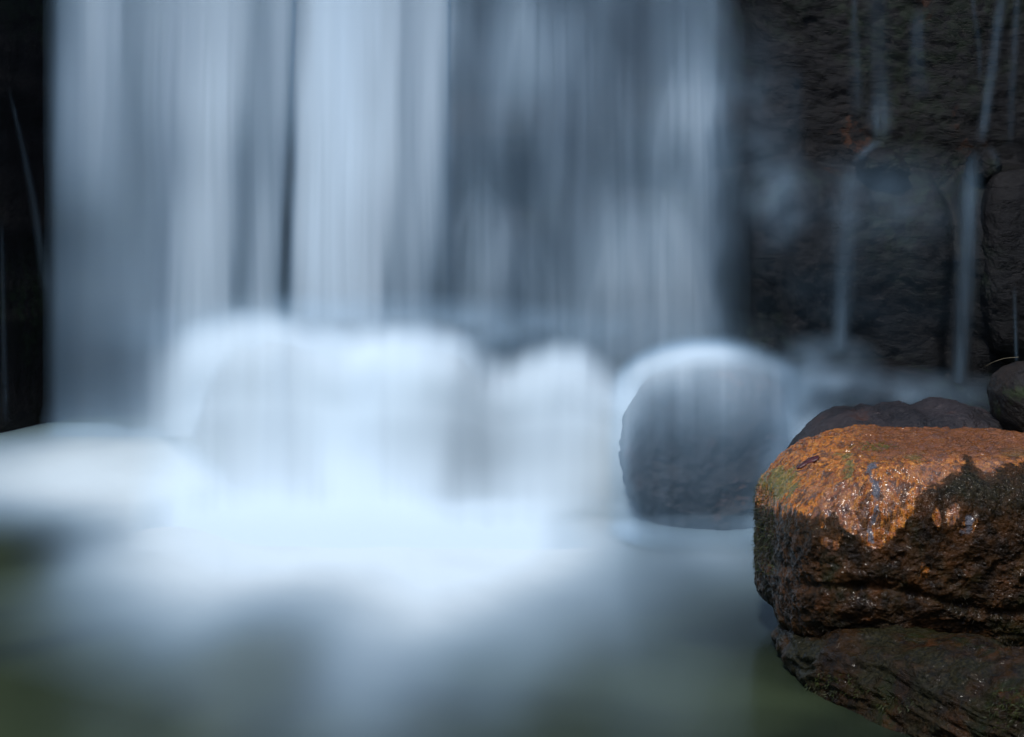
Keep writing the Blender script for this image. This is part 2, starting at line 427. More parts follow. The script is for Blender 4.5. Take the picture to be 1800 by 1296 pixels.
slate_sheen = .5*blob(1642, 838, 26, 12)+.45*blob(1448, 905, 18, 9)+.72*np.exp(-((bx-1537-6*np.sin(by/17))/11)**2)*ss(800, 825, by)*ss(968, 950, by) + .7*blob(1704, 905, 9, 30)+.6*blob(1690, 938, 22, 8) + .5*blob(1733, 838, 10, 14)  # bare grey patches, some of them a bluish sheen put into the colour
pink = blob(1460, 880, 45, 35)+blob(1580, 880, 60, 50)*.3+blob(1680, 900, 30, 40)+blob(1640, 830, 40, 25)+blob(1470, 940, 40, 30)+blob(1740, 815, 25, 12)+blob(1490, 920, 30, 25)*.8 - .8*ss(800, 780, by)
green = blob(1372, 850, 38, 34)*1.0+blob(1495, 830, 12, 40)*.6+blob(1480, 800, 12, 12)*.6+blob(1545, 800, 40, 20)*.3+blob(1610, 800, 22, 12)*.7+blob(1785, 795, 25, 10)
mossm = ss(.35, .7, fbm(bco[:, 0]*7, bco[:, 1]*7, bco[:, 2]*7, 4)*1.2+.35) * .5
mossm = np.clip(mossm + blob(1700, 850, 60, 38)+blob(1340, 930, 26, 75)+blob(1450, 925, 60, 22)+blob(1770, 860, 50, 45), 0, 1)
crown_shade = ss(818, 792, by+8*fbm(bx/20, by/9, 0, 3))*ss(1440, 1560, bx)
for k_, a_ in (('crown_shade', crown_shade), ('algae', alg), ('slate_sheen', slate_sheen), ('pink', pink), ('green', green), ('moss', mossm)):
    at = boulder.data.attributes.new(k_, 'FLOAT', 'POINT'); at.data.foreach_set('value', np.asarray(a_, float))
tag(boulder, 'big wet boulder with orange and green algae over its top, dark brown below', 'boulder')

def surf_points(mask, count, seed, nrm_all, co_all):
    r = np.random.RandomState(seed); idx = np.nonzero(mask)[0]
    return r.choice(idx, count)
def blades(name, co, nn, idx, L, wd, mat, parent, down=.4, seed=1, jit=.006, out=.8):
    """short tapered blades rooted on the rock, all one growth"""
    r = np.random.RandomState(seed); n = len(idx); base = co[idx] + r.normal(size=(n, 3))*jit*.3
    nr = nn[idx]; dirv = nr*out + r.normal(size=(n, 3))*.55 + np.array([0, 0, -down]); dirv /= np.linalg.norm(dirv, axis=1)[:, None]
    l = L*(.5+r.rand(n))[:, None]
    side = np.cross(dirv, r.normal(size=(n, 3))); side /= np.linalg.norm(side, axis=1)[:, None]
    w = wd*(.6+.8*r.rand(n))[:, None]
    mid = base+dirv*l*.55; tip = base+dirv*l+np.array([0, 0, -1])*l*down*.6
    base = base-nr*.002
    V = np.stack([base-side*w, base+side*w, mid-side*w*.7, mid+side*w*.7, tip], 1).reshape(-1, 3)
    i = np.arange(n)[:, None]*5
    F3 = np.concatenate([i+[0, 1, 3], i+[0, 3, 2], i+[2, 3, 4]])
    o = mesh_obj(name, V-np.array(parent.location), F3, mat, parent); return o
bn = normals(boulder)
vis = (bn[:, 1] < .25)
edge = vis & (bx < 1362) & (by > 850) & (by < 1010) & (bx > 1320)
rs = np.random.RandomState(3)
wt = np.nonzero(edge)[0]
tag(blades('moss', bco, bn, rs.choice(wt, 1500), .011, .0008, M_MOSS, boulder, .25, 5), 'dark green moss fringe on the left flank')
dk = vis & (mossm > .45) & (alg < .35) & (by > 800) & (by < 1140) & (bx < 1830)
blades('moss', bco, bn, rs.choice(np.nonzero(dk)[0], 7000), .006, .0006, M_MOSSB, boulder, .5, 6)
gtop = vis & (((bx-1530)/40)**2+((by-786)/8)**2 < 1)
if gtop.any(): tag(blades('algae_tuft', bco, bn, rs.choice(np.nonzero(gtop)[0], 900), .014, .0006, M_ALGAEG, boulder, .9, 8, out=.35), 'bright green algae tuft')
gs = vis & (((bx-1500)/18)**2+((by-830)/45)**2 < 1) & (rs.rand(len(bx)) < .5) | vis & (((bx-1540)/40)**2+((by-815)/22)**2 < 1) | vis & (((bx-1365)/30)**2+((by-845)/28)**2 < 1)
M_FIB = simple_mat('olive_algae_fibres', (.07, .08, .015), (.24, .17, .04), 50, .35)
blades('algae_fibre', bco, bn, rs.choice(np.nonzero(gs)[0], 1500), .016, .0004, M_FIB, boulder, 1.6, 9, out=.2)
M_FIBO = simple_mat('orange_algae_fibres', (.20, .07, .012), (.5, .2, .04), 50, .35)
go = vis & (alg > .8) & (by > 800) & (bx < 1810)
blades('algae_fibre', bco, bn, rs.choice(np.nonzero(go)[0], 5200), .011, .0004, M_FIBO, boulder, 1.6, 10, out=.15)

# leaf stuck on the shoulder
def leaf():
    r = np.random.RandomState(4)
    def near(px, py):
        m = vis; i = np.argmin((bx[m]-px)**2+(by[m]-py)**2+1e3*np.clip(bco[m, 1]-4.35, 0, 1)); return bco[m][i], bn[m][i]
    cpts = [(1400, 822), (1412, 813), (1424, 808), (1434, 804), (1440, 803), (1439, 809), (1432, 814), (1419, 819), (1409, 824), (1403, 826)]
    V = [near(1419, 814)]+[near(*c) for c in cpts]
    c0 = V[0][0]
    pts = [p+n*(.004+.002*r.rand()) for p, n in V]
    n = len(cpts)
    F3 = [(0, 1+i, 1+(i+1) % n) for i in range(n)]
    bot = [p+nn_*.001 for p, nn_ in V]
    VV = np.array(pts+bot)-c0; m = n+1
    F4 = F3+[(m, m+1+(i+1) % n, m+1+i) for i in range(n)]
    for i in range(n):
        a, b = 1+i, 1+(i+1) % n; F4 += [(a, m+a, m+b), (a, m+b, b)]
    o = mesh_obj('fallen_leaf', VV, F4, M_LEAF, smooth=False); o.location = c0
    tag(o, 'small dark red wet leaf stuck on the orange boulder shoulder', 'leaf')
leaf()

# slab below it
slab_out = [(1380, 1178), (1396, 1158), (1420, 1138), (1480, 1118), (1600, 1116), (1800, 1126), (2000, 1130), (2150, 1180), (2150, 1330), (1980, 1420), (1800, 1400), (1700, 1345),
            (1600, 1300), (1500, 1260), (1440, 1222), (1418, 1200), (1392, 1188)]
def d_slab(c, nn):
    x, y, z = c.T
    d = .016*fbm(x*5, y*5, z*6, 4)+.014*(fbm(x*3, y*3, z*26+2*fbm(x*3, y*3, z, 2), 3, .5, True)-.2)+.004*fbm(x*60, y*60, z*60, 3, .7)+.016*(fbm(x*8, y*8, z*16, 5, .6, True)-.2)+.006*fbm(x*30, y*30, z*30, 4, .6)
    return d
slab, sco = rock('base_rock', slab_out, 4.0, .34, n=240, exp=3.4, mat=M_BOULDER, disp=d_slab, yc=4.24, shear=-1.5, sx0=.66)
ns = len(sco); sx, sy = PX(sco)
for k_, a_ in (('algae', np.full(ns, -.5)), ('slate_sheen', np.zeros(ns)), ('pink', np.zeros(ns)), ('green', np.zeros(ns)), ('moss', ss(.2, .6, fbm(sco[:, 0]*6, sco[:, 1]*6, sco[:, 2]*6, 4)+.35))):
    at = slab.data.attributes.new(k_, 'FLOAT', 'POINT'); at.data.foreach_set('value', np.asarray(a_, float))
tag(slab, 'flat dark brown mossy rock at the waterline under the orange boulder', 'rock')
sn = normals(slab)
M_MOSSG = simple_mat('green_moss_blades', (.012, .02, .004), (.045, .06, .01), 40, .5)
gm = (sn[:, 1] < .2) & ((((sx-1475)/60)**2+((sy-1205)/22)**2 < 1) | (((sx-1580)/40)**2+((sy-1240)/16)**2 < 1) | (((sx-1780)/50)**2+((sy-1250)/40)**2 < 1)) & (fbm(sx/12, sy/12, 0, 3) > -.1)
if gm.any(): blades('moss', sco, sn, rs.choice(np.nonzero(gm)[0], 2600), .007, .0006, M_MOSSG, slab, .5, 12)

# scalloped dark boulder behind
back_out = [(1378, 830), (1383, 802), (1402, 776), (1425, 752), (1452, 733), (1478, 722), (1505, 724), (1528, 717), (1545, 727), (1562, 715), (1590, 711), (1615, 721), (1645, 708), (1682, 707), (1712, 720),
            (1745, 725), (1770, 744), (1800, 800), (1780, 900), (1600, 960), (1420, 920)]
backr, _c = rock('dark_boulder', back_out, 5.15, .30, n=200, exp=2.6, mat=M_BACKROCK,
                 disp=lambda c, nn: .018*(fbm(c[:, 0]*9, c[:, 1]*9, c[:, 2]*7, 3, .5)) + .006*fbm(c[:, 0]*30, c[:, 1]*30, c[:, 2]*30, 4, .6, True))
tag(backr, 'low dark wet boulder with a scalloped top just behind the orange boulder', 'boulder')
rnd_out = [(1742, 688), (1750, 662), (1768, 645), (1795, 637), (1830, 640), (1862, 665), (1870, 710), (1860, 770), (1800, 800), (1765, 770), (1750, 735)]
rr, _c = rock('round_boulder', rnd_out, 5.0, .16, n=120, exp=2.2, mat=M_ROUNDROCK,
              disp=lambda c, nn: .006*fbm(c[:, 0]*12, c[:, 1]*12, c[:, 2]*12, 4) + .003*fbm(c[:, 0]*50, c[:, 1]*50, c[:, 2]*20, 3))
tag(rr, 'small rounded brown boulder cut by the right edge, on the scalloped boulder', 'boulder')

# boulder wrapped in a veil of water
veil_out = [(1112, 735), (1124, 700), (1152, 668), (1200, 648), (1250, 640), (1300, 650), (1345, 672), (1378, 690), (1385, 750), (1370, 820), (1345, 880), (1330, 960), (1230, 990), (1150, 950), (1122, 905), (1103, 860), (1098, 800)]
def d_veil(c, nn):
    x, y, z = c.T
    return .035*fbm(x*4, y*4, z*4, 4)+.03*(fbm(x*5+3, y*5, z*6, 3, .5, True)-.2)+.006*fbm(x*40, y*40, z*40, 4, .6)
vr, vco = rock('submerged_boulder', veil_out, 6.2, .36, n=170, exp=2.7, mat=M_WETROCK, disp=d_veil)
tag(vr, 'rounded blue grey boulder standing alone inside a thin veil of water', 'boulder')

# ledge rocks beneath the cascade
def ledge_rock(out, Y, D, seed, label):
    out = [(a, b+(48 if b < 700 else 0)) for a, b in out]
    o, c = rock('ledge_rock', out, Y, D, n=80, exp=3.0, mat=M_WETROCK, disp=lambda c, nn: .035*fbm(c[:, 0]*4+seed, c[:, 1]*4, c[:, 2]*4, 4)+.012*fbm(c[:, 0]*14+seed, c[:, 1]*14, c[:, 2]*14, 4, .6))
    tag(o, label, 'rock', 'ledge rocks beneath the cascade'); return o
ledge_rock([(405, 660), (425, 590), (460, 562), (505, 562), (560, 580), (600, 640), (600, 860), (520, 905), (420, 880)], 7.15, .45, 1, 'ledge rock hidden by the leftmost hump of the white cascade')
ledge_rock([(590, 640), (620, 590), (680, 575), (760, 576), (812, 585), (850, 640), (850, 880), (700, 905), (600, 880)], 7.15, .45, 5, 'ledge rock hidden by the middle hump of the white cascade')
ledge_rock([(840, 660), (862, 618), (905, 612), (960, 604), (1020, 605), (1060, 640), (1085, 700), (1080, 880), (960, 905), (850, 880)], 7.1, .42, 9, 'brown ledge rock showing through between the cascade humps, left of the veiled boulder')
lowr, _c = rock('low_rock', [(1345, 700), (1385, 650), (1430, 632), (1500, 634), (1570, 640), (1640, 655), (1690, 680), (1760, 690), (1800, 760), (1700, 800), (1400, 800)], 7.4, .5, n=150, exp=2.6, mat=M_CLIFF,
                disp=lambda c, nn: .035*fbm(c[:, 0]*4, c[:, 1]*4, c[:, 2]*5, 4)+.012*fbm(c[:, 0]*18, c[:, 1]*18, c[:, 2]*18, 4, .6))
a_ = lowr.data.attributes.new('dry', 'FLOAT', 'POINT')
tag(lowr, 'low dark mossy rock shelf in thin mist at the foot of the right wall', 'rock')
kn = [((1505, 300), (1512, 275), (1535, 260), (1562, 262), (1590, 285), (1600, 310), (1550, 322)), ((1700, 310), (1705, 275), (1720, 260), (1742, 262), (1756, 290), (1750, 325), (1715, 330)),
      ((1728, 345), (1742, 312), (1775, 296), (1830, 292), (1860, 340), (1860, 620), (1790, 650), (1742, 620), (1722, 520), (1724, 420))]
for out_, lab, Y_ in zip(kn, ('small dark rock knob that a thin trickle lands on and arcs over', 'dark rock knob splashed by the brightest of the thin trickles', 'dark mossy rock block bulging from the wall at the right edge'), (8.44, 8.40, 8.22)):
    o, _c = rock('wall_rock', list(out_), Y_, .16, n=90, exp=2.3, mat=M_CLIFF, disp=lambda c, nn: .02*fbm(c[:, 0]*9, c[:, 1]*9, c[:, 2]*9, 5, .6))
    o.data.attributes.new('dry', 'FLOAT', 'POINT'); tag(o, lab, 'rock')

# ------------------------------------------------------------------ water density survey (rows of height, stations across)
UL = {
 -60: [(60,12),(80,30),(94,55),(105,95),(144,135),(170,155),(206,150),(220,115),(245,125),(289,145),(325,155),(390,165),(426,150),(455,125),(498,155),(514,128),(531,150),(556,180),(614,182),(664,175),(675,160),(697,165),(711,135),(729,148),(773,160),(800,120),(830,85)],
 40: [(60,15),(72,30),(94,50),(105,95),(144,135),(170,155),(206,150),(220,115),(245,125),(289,145),(325,155),(390,165),(426,150),(455,125),(498,155),(514,122),(531,150),(556,180),(614,182),(664,175),(675,160),(697,165),(711,135),(729,148),(773,160),(791,135),(816,95),(838,85)],
 160: [(60,12),(80,32),(94,70),(108,115),(130,130),(180,145),(209,125),(231,110),(289,140),(325,160),(390,172),(426,140),(448,130),(498,145),(509,108),(520,130),(538,175),(607,182),(628,175),(650,168),(664,160),(690,165),(704,135),(722,140),(758,158),(780,135),(801,95),(830,85)],
 280: [(60,12),(75,22),(88,45),(101,95),(130,115),(173,130),(217,110),(253,105),(303,130),(347,150),(390,158),(419,115),(433,105),(462,130),(498,120),(506,58),(515,62),(524,150),(549,175),(614,180),(640,172),(686,160),(705,138),(722,135),(744,152),(765,145),(780,110),(801,90),(823,100)],
 400: [(60,10),(76,20),(88,30),(101,70),(123,80),(144,85),(188,100),(231,105),(289,115),(310,145),(361,160),(397,150),(422,115),(437,110),(462,145),(491,125),(499,48),(509,45),(518,150),(549,180),(614,170),(679,155),(693,130),(722,140),(758,140),(780,105),(801,85),(830,85)],
 520: [(60,10),(76,28),(90,50),(105,85),(144,95),(202,105),(238,115),(282,115),(303,140),(347,155),(397,150),(408,110),(426,110),(455,140),(484,125),(495,60),(505,62),(516,140),(549,180),(599,175),(664,165),(679,120),(722,130),(751,115),(765,85),(794,88),(823,100)],
 640: [(60,12),(78,30),(90,45),(105,68),(150,76),(200,80),(250,100),(290,135),(340,160),(550,180),(700,150),(800,90)],
 720: [(60,12),(78,25),(90,45),(105,78),(150,92),(200,98),(250,120),(290,155),(340,170),(800,90)],
 780: [(60,60),(90,90),(110,130),(150,140),(200,145),(250,160),(290,175),(340,180),(800,90)],
}
UR = {
 -60: [(770,160),(790,130),(830,85),(860,90),(880,120),(930,125),(945,80),(1000,75),(1040,85),(1060,100),(1100,85),(1130,75),(1170,90),(1210,105),(1250,95),(1270,60),(1300,10)],
 0: [(770,160),(790,130),(830,85),(860,90),(880,120),(930,125),(945,85),(1000,75),(1040,85),(1060,100),(1100,85),(1130,75),(1170,90),(1210,105),(1250,100),(1272,62),(1305,12)],
 40: [(773,160),(791,135),(816,95),(838,85),(874,120),(939,125),(989,100),(1033,88),(1054,98),(1083,90),(1127,80),(1170,100),(1228,115),(1256,95),(1278,60),(1308,14)],
 100: [(773,155),(800,105),(820,100),(830,115),(870,100),(880,120),(930,125),(980,120),(1010,110),(1030,85),(1060,95),(1100,80),(1140,85),(1180,95),(1220,115),(1250,110),(1270,72),(1305,25),(1330,10)],
 160: [(758,158),(780,135),(801,95),(830,85),(866,95),(903,115),(939,95),(975,105),(996,105),(1033,85),(1083,85),(1155,95),(1199,125),(1228,138),(1250,115),(1266,75),(1300,38),(1340,10)],
 220: [(770,140),(785,110),(800,92),(820,90),(850,95),(870,105),(900,85),(930,80),(940,105),(990,115),(1000,90),(1030,80),(1080,88),(1110,92),(1150,110),(1200,125),(1230,135),(1250,110),(1264,60),(1300,30),(1330,8)],
 280: [(765,145),(780,110),(801,90),(823,100),(866,85),(924,75),(946,105),(975,110),(1011,90),(1047,80),(1105,88),(1141,88),(1184,105),(1228,125),(1253,105),(1267,58),(1295,20),(1320,8)],
 340: [(765,145),(785,100),(800,85),(830,100),(845,95),(862,85),(900,75),(930,78),(960,110),(985,100),(1000,82),(1040,90),(1060,95),(1080,88),(1150,86),(1200,95),(1240,115),(1262,62),(1290,18),(1310,6)],
 400: [(758,140),(780,105),(801,85),(830,85),(848,112),(870,118),(920,95),(953,88),(996,92),(1025,92),(1060,108),(1100,120),(1155,118),(1213,124),(1250,105),(1268,58),(1300,15)],
 460: [(758,125),(780,95),(805,85),(830,108),(850,120),(880,115),(900,90),(940,100),(960,90),(990,85),(1030,105),(1080,125),(1130,122),(1200,120),(1245,112),(1266,58),(1300,14)],
 520: [(751,115),(765,85),(794,88),(823,105),(845,120),(881,88),(939,88),(975,100),(1011,90),(1033,110),(1083,125),(1155,130),(1228,128),(1251,98),(1267,52),(1300,16)],
 600: [(751,115),(765,90),(794,90),(823,105),(845,110),(881,76),(939,82),(975,95),(1011,100),(1033,110),(1083,118),(1155,122),(1228,120),(1251,90),(1275,48),(1310,22)],
}
CA = {
 540: [(260,115),(300,140),(340,165),(400,178),(450,185),(500,190),(560,185),(620,185),(680,188),(720,185),(780,165),(840,130),(880,110),(960,130),(1100,120)],
 590: [(260,110),(290,135),(320,165),(360,190),(400,198),(450,200),(500,205),(560,202),(620,208),(650,218),(700,218),(740,210),(780,200),(830,170),(870,150),(900,160),(960,190),(1010,200),(1060,165),(1100,150)],
 640: [(260,105),(282,130),(310,165),(360,198),(430,205),(500,205),(600,208),(635,225),(700,222),(760,208),(800,192),(830,168),(860,160),(900,182),(940,195),(1000,205),(1050,180),(1080,170),(1110,188),(1140,205)],
 700: [(250,110),(275,140),(300,172),(350,198),(430,203),(500,204),(600,212),(640,222),(700,210),(760,195),(800,180),(840,172),(900,190),(950,200),(1000,205),(1060,200),(1090,195),(1120,190)],
 760: [(245,125),(274,150),(300,178),(330,190),(350,195),(400,188),(440,203),(480,200),(540,205),(580,215),(640,215),(700,195),(760,185),(800,165),(840,155),(900,175),(950,190),(1000,202),(1060,195),(1090,185),(1110,170)],
 820: [(220,170),(270,185),(300,195),(350,192),(390,185),(440,198),(480,198),(540,196),(580,212),(640,214),(700,195),(760,190),(795,158),(850,150),(900,174),(950,186),(1000,192),(1050,185),(1085,160),(1100,130)],
 870: [(200,212),(250,218),(320,212),(370,204),(430,204),(480,210),(560,204),(600,216),(640,218),(700,208),(750,200),(790,176),(850,172),(900,190),(950,198),(1000,190),(1050,165),(1080,138),(1100,110)],
 920: [(200,215),(300,222),(400,230),(700,232),(800,218),(850,212),(950,215),(1000,205),(1060,185),(1100,130),(1130,110)],
}
VE = {
 575: [(1090,120),(1150,120),(1200,125),(1260,120),(1300,60),(1340,20)],
 595: [(1080,150),(1130,130),(1180,150),(1220,190),(1260,180),(1290,120),(1330,60),(1380,25)],
 615: [(1080,160),(1130,165),(1170,195),(1220,205),(1270,205),(1310,160),(1350,90),(1400,40)],
 650: [(1080,175),(1110,190),(1140,202),(1180,190),(1230,172),(1280,160),(1330,165),(1360,160),(1385,125),(1415,70)],
 700: [(1080,200),(1105,190),(1125,145),(1150,115),(1180,115),(1230,125),(1290,135),(1340,132),(1375,142),(1400,125),(1440,85)],
 760: [(1080,195),(1092,185),(1105,130),(1118,96),(1150,85),(1230,95),(1300,100),(1350,92),(1385,115),(1410,125),(1450,105)],
 830: [(1080,170),(1090,155),(1100,95),(1110,72),(1150,68),(1250,78),(1320,72),(1345,95),(1370,122),(1400,120)],
 900: [(1080,140),(1095,125),(1115,80),(1130,66),(1200,62),(1280,64),(1305,75),(1325,100),(1345,110),(1400,110)],
 930: [(1080,150),(1100,135),(1120,100),(1140,80),(1200,75),(1280,75),(1310,90),(1340,110),(1400,110)],
 960: [(1080,150),(1120,120),(1200,100),(1300,105),(1340,110)],
}
PO = {
 745: [(-300,30),(0,35),(60,60),(100,100),(200,120),(300,150),(1100,180),(1300,100),(1500,85),(1600,60)],
 770: [(-300,60),(0,85),(60,130),(100,165),(200,170),(300,190),(1100,180),(1500,90)],
 800: [(-300,160),(0,185),(60,200),(130,210),(250,205),(400,205),(1100,180),(1500,90)],
 840: [(-300,190),(0,200),(100,217),(200,218),(300,220),(400,220),(1100,180),(1400,100)],
 880: [(-300,150),(0,178),(60,188),(120,195),(180,200),(240,215),(300,225),(400,228),(1000,210),(1100,160),(1200,110),(1400,105)],
 910: [(-300,90),(0,125),(60,130),(110,140),(160,165),(220,190),(280,215),(350,230),(700,236),(800,232),(950,228),(1020,205),(1080,170),(1120,115),(1200,95),(1300,98),(1400,110)],
 945: [(-300,60),(0,70),(60,80),(110,98),(150,125),(200,160),(240,190),(300,216),(400,234),(700,237),(800,233),(950,230),(1000,215),(1060,185),(1100,150),(1130,118),(1200,108),(1250,120),(1330,115)],
 970: [(-300,60),(0,62),(60,72),(110,110),(160,155),(240,188),(300,212),(400,230),(550,232),(640,226),(720,234),(880,236),(950,222),(1000,205),(1060,165),(1110,135),(1180,135),(1250,160),(1310,152),(1350,130)],
 1000: [(-300,60),(0,66),(60,80),(100,118),(150,160),(200,180),(300,212),(400,224),(500,224),(590,214),(660,206),(740,228),(850,234),(950,215),(1000,190),(1060,150),(1120,130),(1200,118),(1270,128),(1340,115)],
 1040: [(-300,60),(0,78),(60,95),(120,130),(200,160),(300,195),(380,204),(450,198),(520,182),(600,192),(680,212),(760,226),(850,215),(920,185),(980,160),(1050,138),(1120,118),(1200,98),(1330,92)],
 1080: [(-300,60),(0,80),(60,95),(120,118),(200,142),(300,168),(360,174),(420,158),(470,140),(520,144),(600,160),(650,188),(750,213),(800,203),(900,163),(980,140),(1050,128),(1120,108),(1200,85),(1330,72)],
 1120: [(-300,60),(0,76),(100,95),(200,118),(300,142),(350,138),(420,108),(480,98),(540,112),(600,150),(660,175),(740,185),(800,168),(880,145),(940,140),(1000,118),(1060,105),(1150,85),(1250,72),(1330,60)],
 1160: [(-300,50),(0,72),(100,82),(200,92),(300,110),(350,104),(420,88),(500,90),(560,108),(620,150),(680,160),(760,145),(830,125),(880,128),(920,132),(980,108),(1040,88),(1120,76),(1250,62),(1330,45),(1420,30)],
 1240: [(-300,40),(0,58),(100,62),(200,66),(300,76),(400,86),(500,92),(560,112),(620,132),(680,122),(740,100),(800,96),(850,104),(900,98),(960,72),(1040,68),(1120,72),(1200,64),(1300,42),(1400,30)],
 1310: [(-300,40),(0,52),(300,58),(450,80),(560,95),(620,102),(700,88),(850,75),(1000,55),(1100,62),(1300,42),(1400,28)],
 1420: [(-300,30),(1500,30)],
}
FULL = {'UL': 189., 'UR': 187., 'CA': 230., 'VE': 226., 'PO': 226.}

def soft_alpha(T, L, floor=0.0):
    return np.clip((T-floor)/(lin(L)-floor), 0, .985)

# ------------------------------------------------------------------ upper falls
def curtain(name, x0, x1, y0, y1, Yfun, samp, mask, full, step=3.0, streak=.13, seed=0, label='', cat='waterfall', thr=.012):
    xs = np.arange(x0, x1+step, step); ys = np.arange(y0, y1+step, step*1.6)
    A, B = np.meshgrid(xs, ys, indexing='ij')
    Yv = Yfun(A, B); v = P(A, B, Yv)
    T = samp(A, B)
    lean = A + 9*perlin(A/90, B/330, 6.6+seed)
    n = .6*perlin(lean/17+seed, B/520, seed*1.7)+.5*perlin(lean/7.5+seed, B/420, 3.+seed)+.42*perlin(lean/4.2, B/420, 8.+seed)
    big = .5*perlin(A/60+seed, B/240, 4.4)
    T = T*(1+streak*(n+big*.6))
    d = soft_alpha(T, full)*mask(A, B)
    v = v.reshape(-1, 3)
    at = {'water_amount': d}
    v2, f2, at2 = compact(v, grid_faces(len(xs), len(ys)), at, (d > thr).ravel())
    c0 = np.array([v2[:, 0].mean(), v2[:, 1].mean(), v2[:, 2].min()])
    o = mesh_obj(name, v2-c0, f2, M_FALL, attrs=at2); o.location = c0
    tag(o, label, cat); return o
sUL = raster(UL, 40, 860, -60, 800, 4, 20)
sUR_ = raster(UR, 740, 1360, -60, 640, 8, 36)
def fans(A, B):
    t = 0
    for cx, cy, w0, k_, L_, a in ((965, -40, 26, 3.2, 330, .06), (1062, 70, 12, 2.6, 260, .045), (1215, 95, 22, 2.4, 420, .085), (848, 320, 5, 4.0, 330, .07), (912, 370, 8, 3.6, 260, .05), (1128, 335, 30, 4.6, 330, .075), (1035, 270, 4, 2.2, 200, .03), (1205, 430, 16, 2.6, 220, .05), (1085, 415, 8, 3.2, 240, .045)):
        h = B-cy + 10*perlin(A/30, cx, 0.); dn = np.clip(h, 0, None); w = w0+k_*dn**.62
        dx = (A-cx-6*perlin(B/120, cx, 1.))/w
        body = np.exp(-np.abs(dx)**3.2)*(.55+.45*np.exp(-((np.abs(dx)-.75)/.28)**2))
        t = t + a*body*.8*ss(-30, 95, h)*np.exp(-(dn/L_)**2)*(1+.5*perlin(dx*5, B/260, cx))
    return t
sUR = lambda A, B: fans(A, B) + .92*sUR_(A + 16*perlin(A/60, B/110, 3.)+6*perlin(A/20, B/60, 5.), B + 46*perlin(A/45, B/300, 1.)+18*perlin(A/17, B/200, 8.))
def Yf_L(A, B):
    x = (A-900)/F*8.4
    return 8.32 + .035*perlin(A/80, B/900, 1.2) + .004*perlin(A/24, B/700, 2.2) - .10*ss(0, 700, B) + 0*x
def Yf_C(A, B): return 8.34 + .03*perlin(A/80, B/900, 5.2)+.004*perlin(A/22, B/800, 6.2) - .14*ss(0, 560, B)
def Yf_R(A, B):
    y = 8.36 + .04*perlin(A/80, B/400, 9.2)+.004*perlin(A/26, B/500, 2.9)
    for cx, cy, r, a in ((900, 110, 90, .10), (860, 400, 60, .12), (1130, 400, 130, .14), (1215, 130, 60, .1)):
        y = y - .45*a*np.exp(-((A-cx)/r)**2)*ss(cy-110, cy+110, B)*ss(cy+450, cy+100, B)
    return y
def ytop(x): return np.interp(x, [280, 300, 330, 370, 420, 480, 540, 600, 640, 700, 760, 800, 830, 860, 885, 920, 980, 1030, 1060, 1085, 1110, 1150, 1200, 1240, 1290, 1330, 1370, 1400, 1420],
                              [590, 576, 556, 542, 533, 533, 548, 563, 560, 556, 556, 562, 580, 604, 612, 602, 586, 592, 612, 632, 636, 612, 597, 590, 602, 622, 650, 690, 760])
m_L = lambda A, B: ss(58, 100, A)*ss(514, 504, A+.004*(B-300)*0 + (B-280)*.03)*ss(0, -46, B-np.interp(A, [54, 200, 260, 330, 370, 420, 600], [826, 836, 842, 815, 690, 622, 622]))
m_C = lambda A, B: ss(503, 513, A+(B-280)*.03)*ss(796, 782, A)*ss(655, 590, B)
m_R = lambda A, B: ss(782, 796, A)*ss(1345, 1270, A)*ss(690, 630, B)
curtain('waterfall', 54, 524, -60, 850, Yf_L, sUL, m_L, FULL['UL'], seed=1, label='broad white waterfall column at the left, beside the dark vertical gap')
curtain('waterfall', 496, 800, -60, 690, Yf_C, sUL, m_C, FULL['UL'], seed=5, label='densest bright waterfall column at the centre, right of the dark vertical gap')
curtain('waterfall', 780, 1350, -60, 690, Yf_R, sUR, m_R, FULL['UR'], seed=9, streak=.17, label='thin blue grey veil of falling water next to the bare dark wall at right')

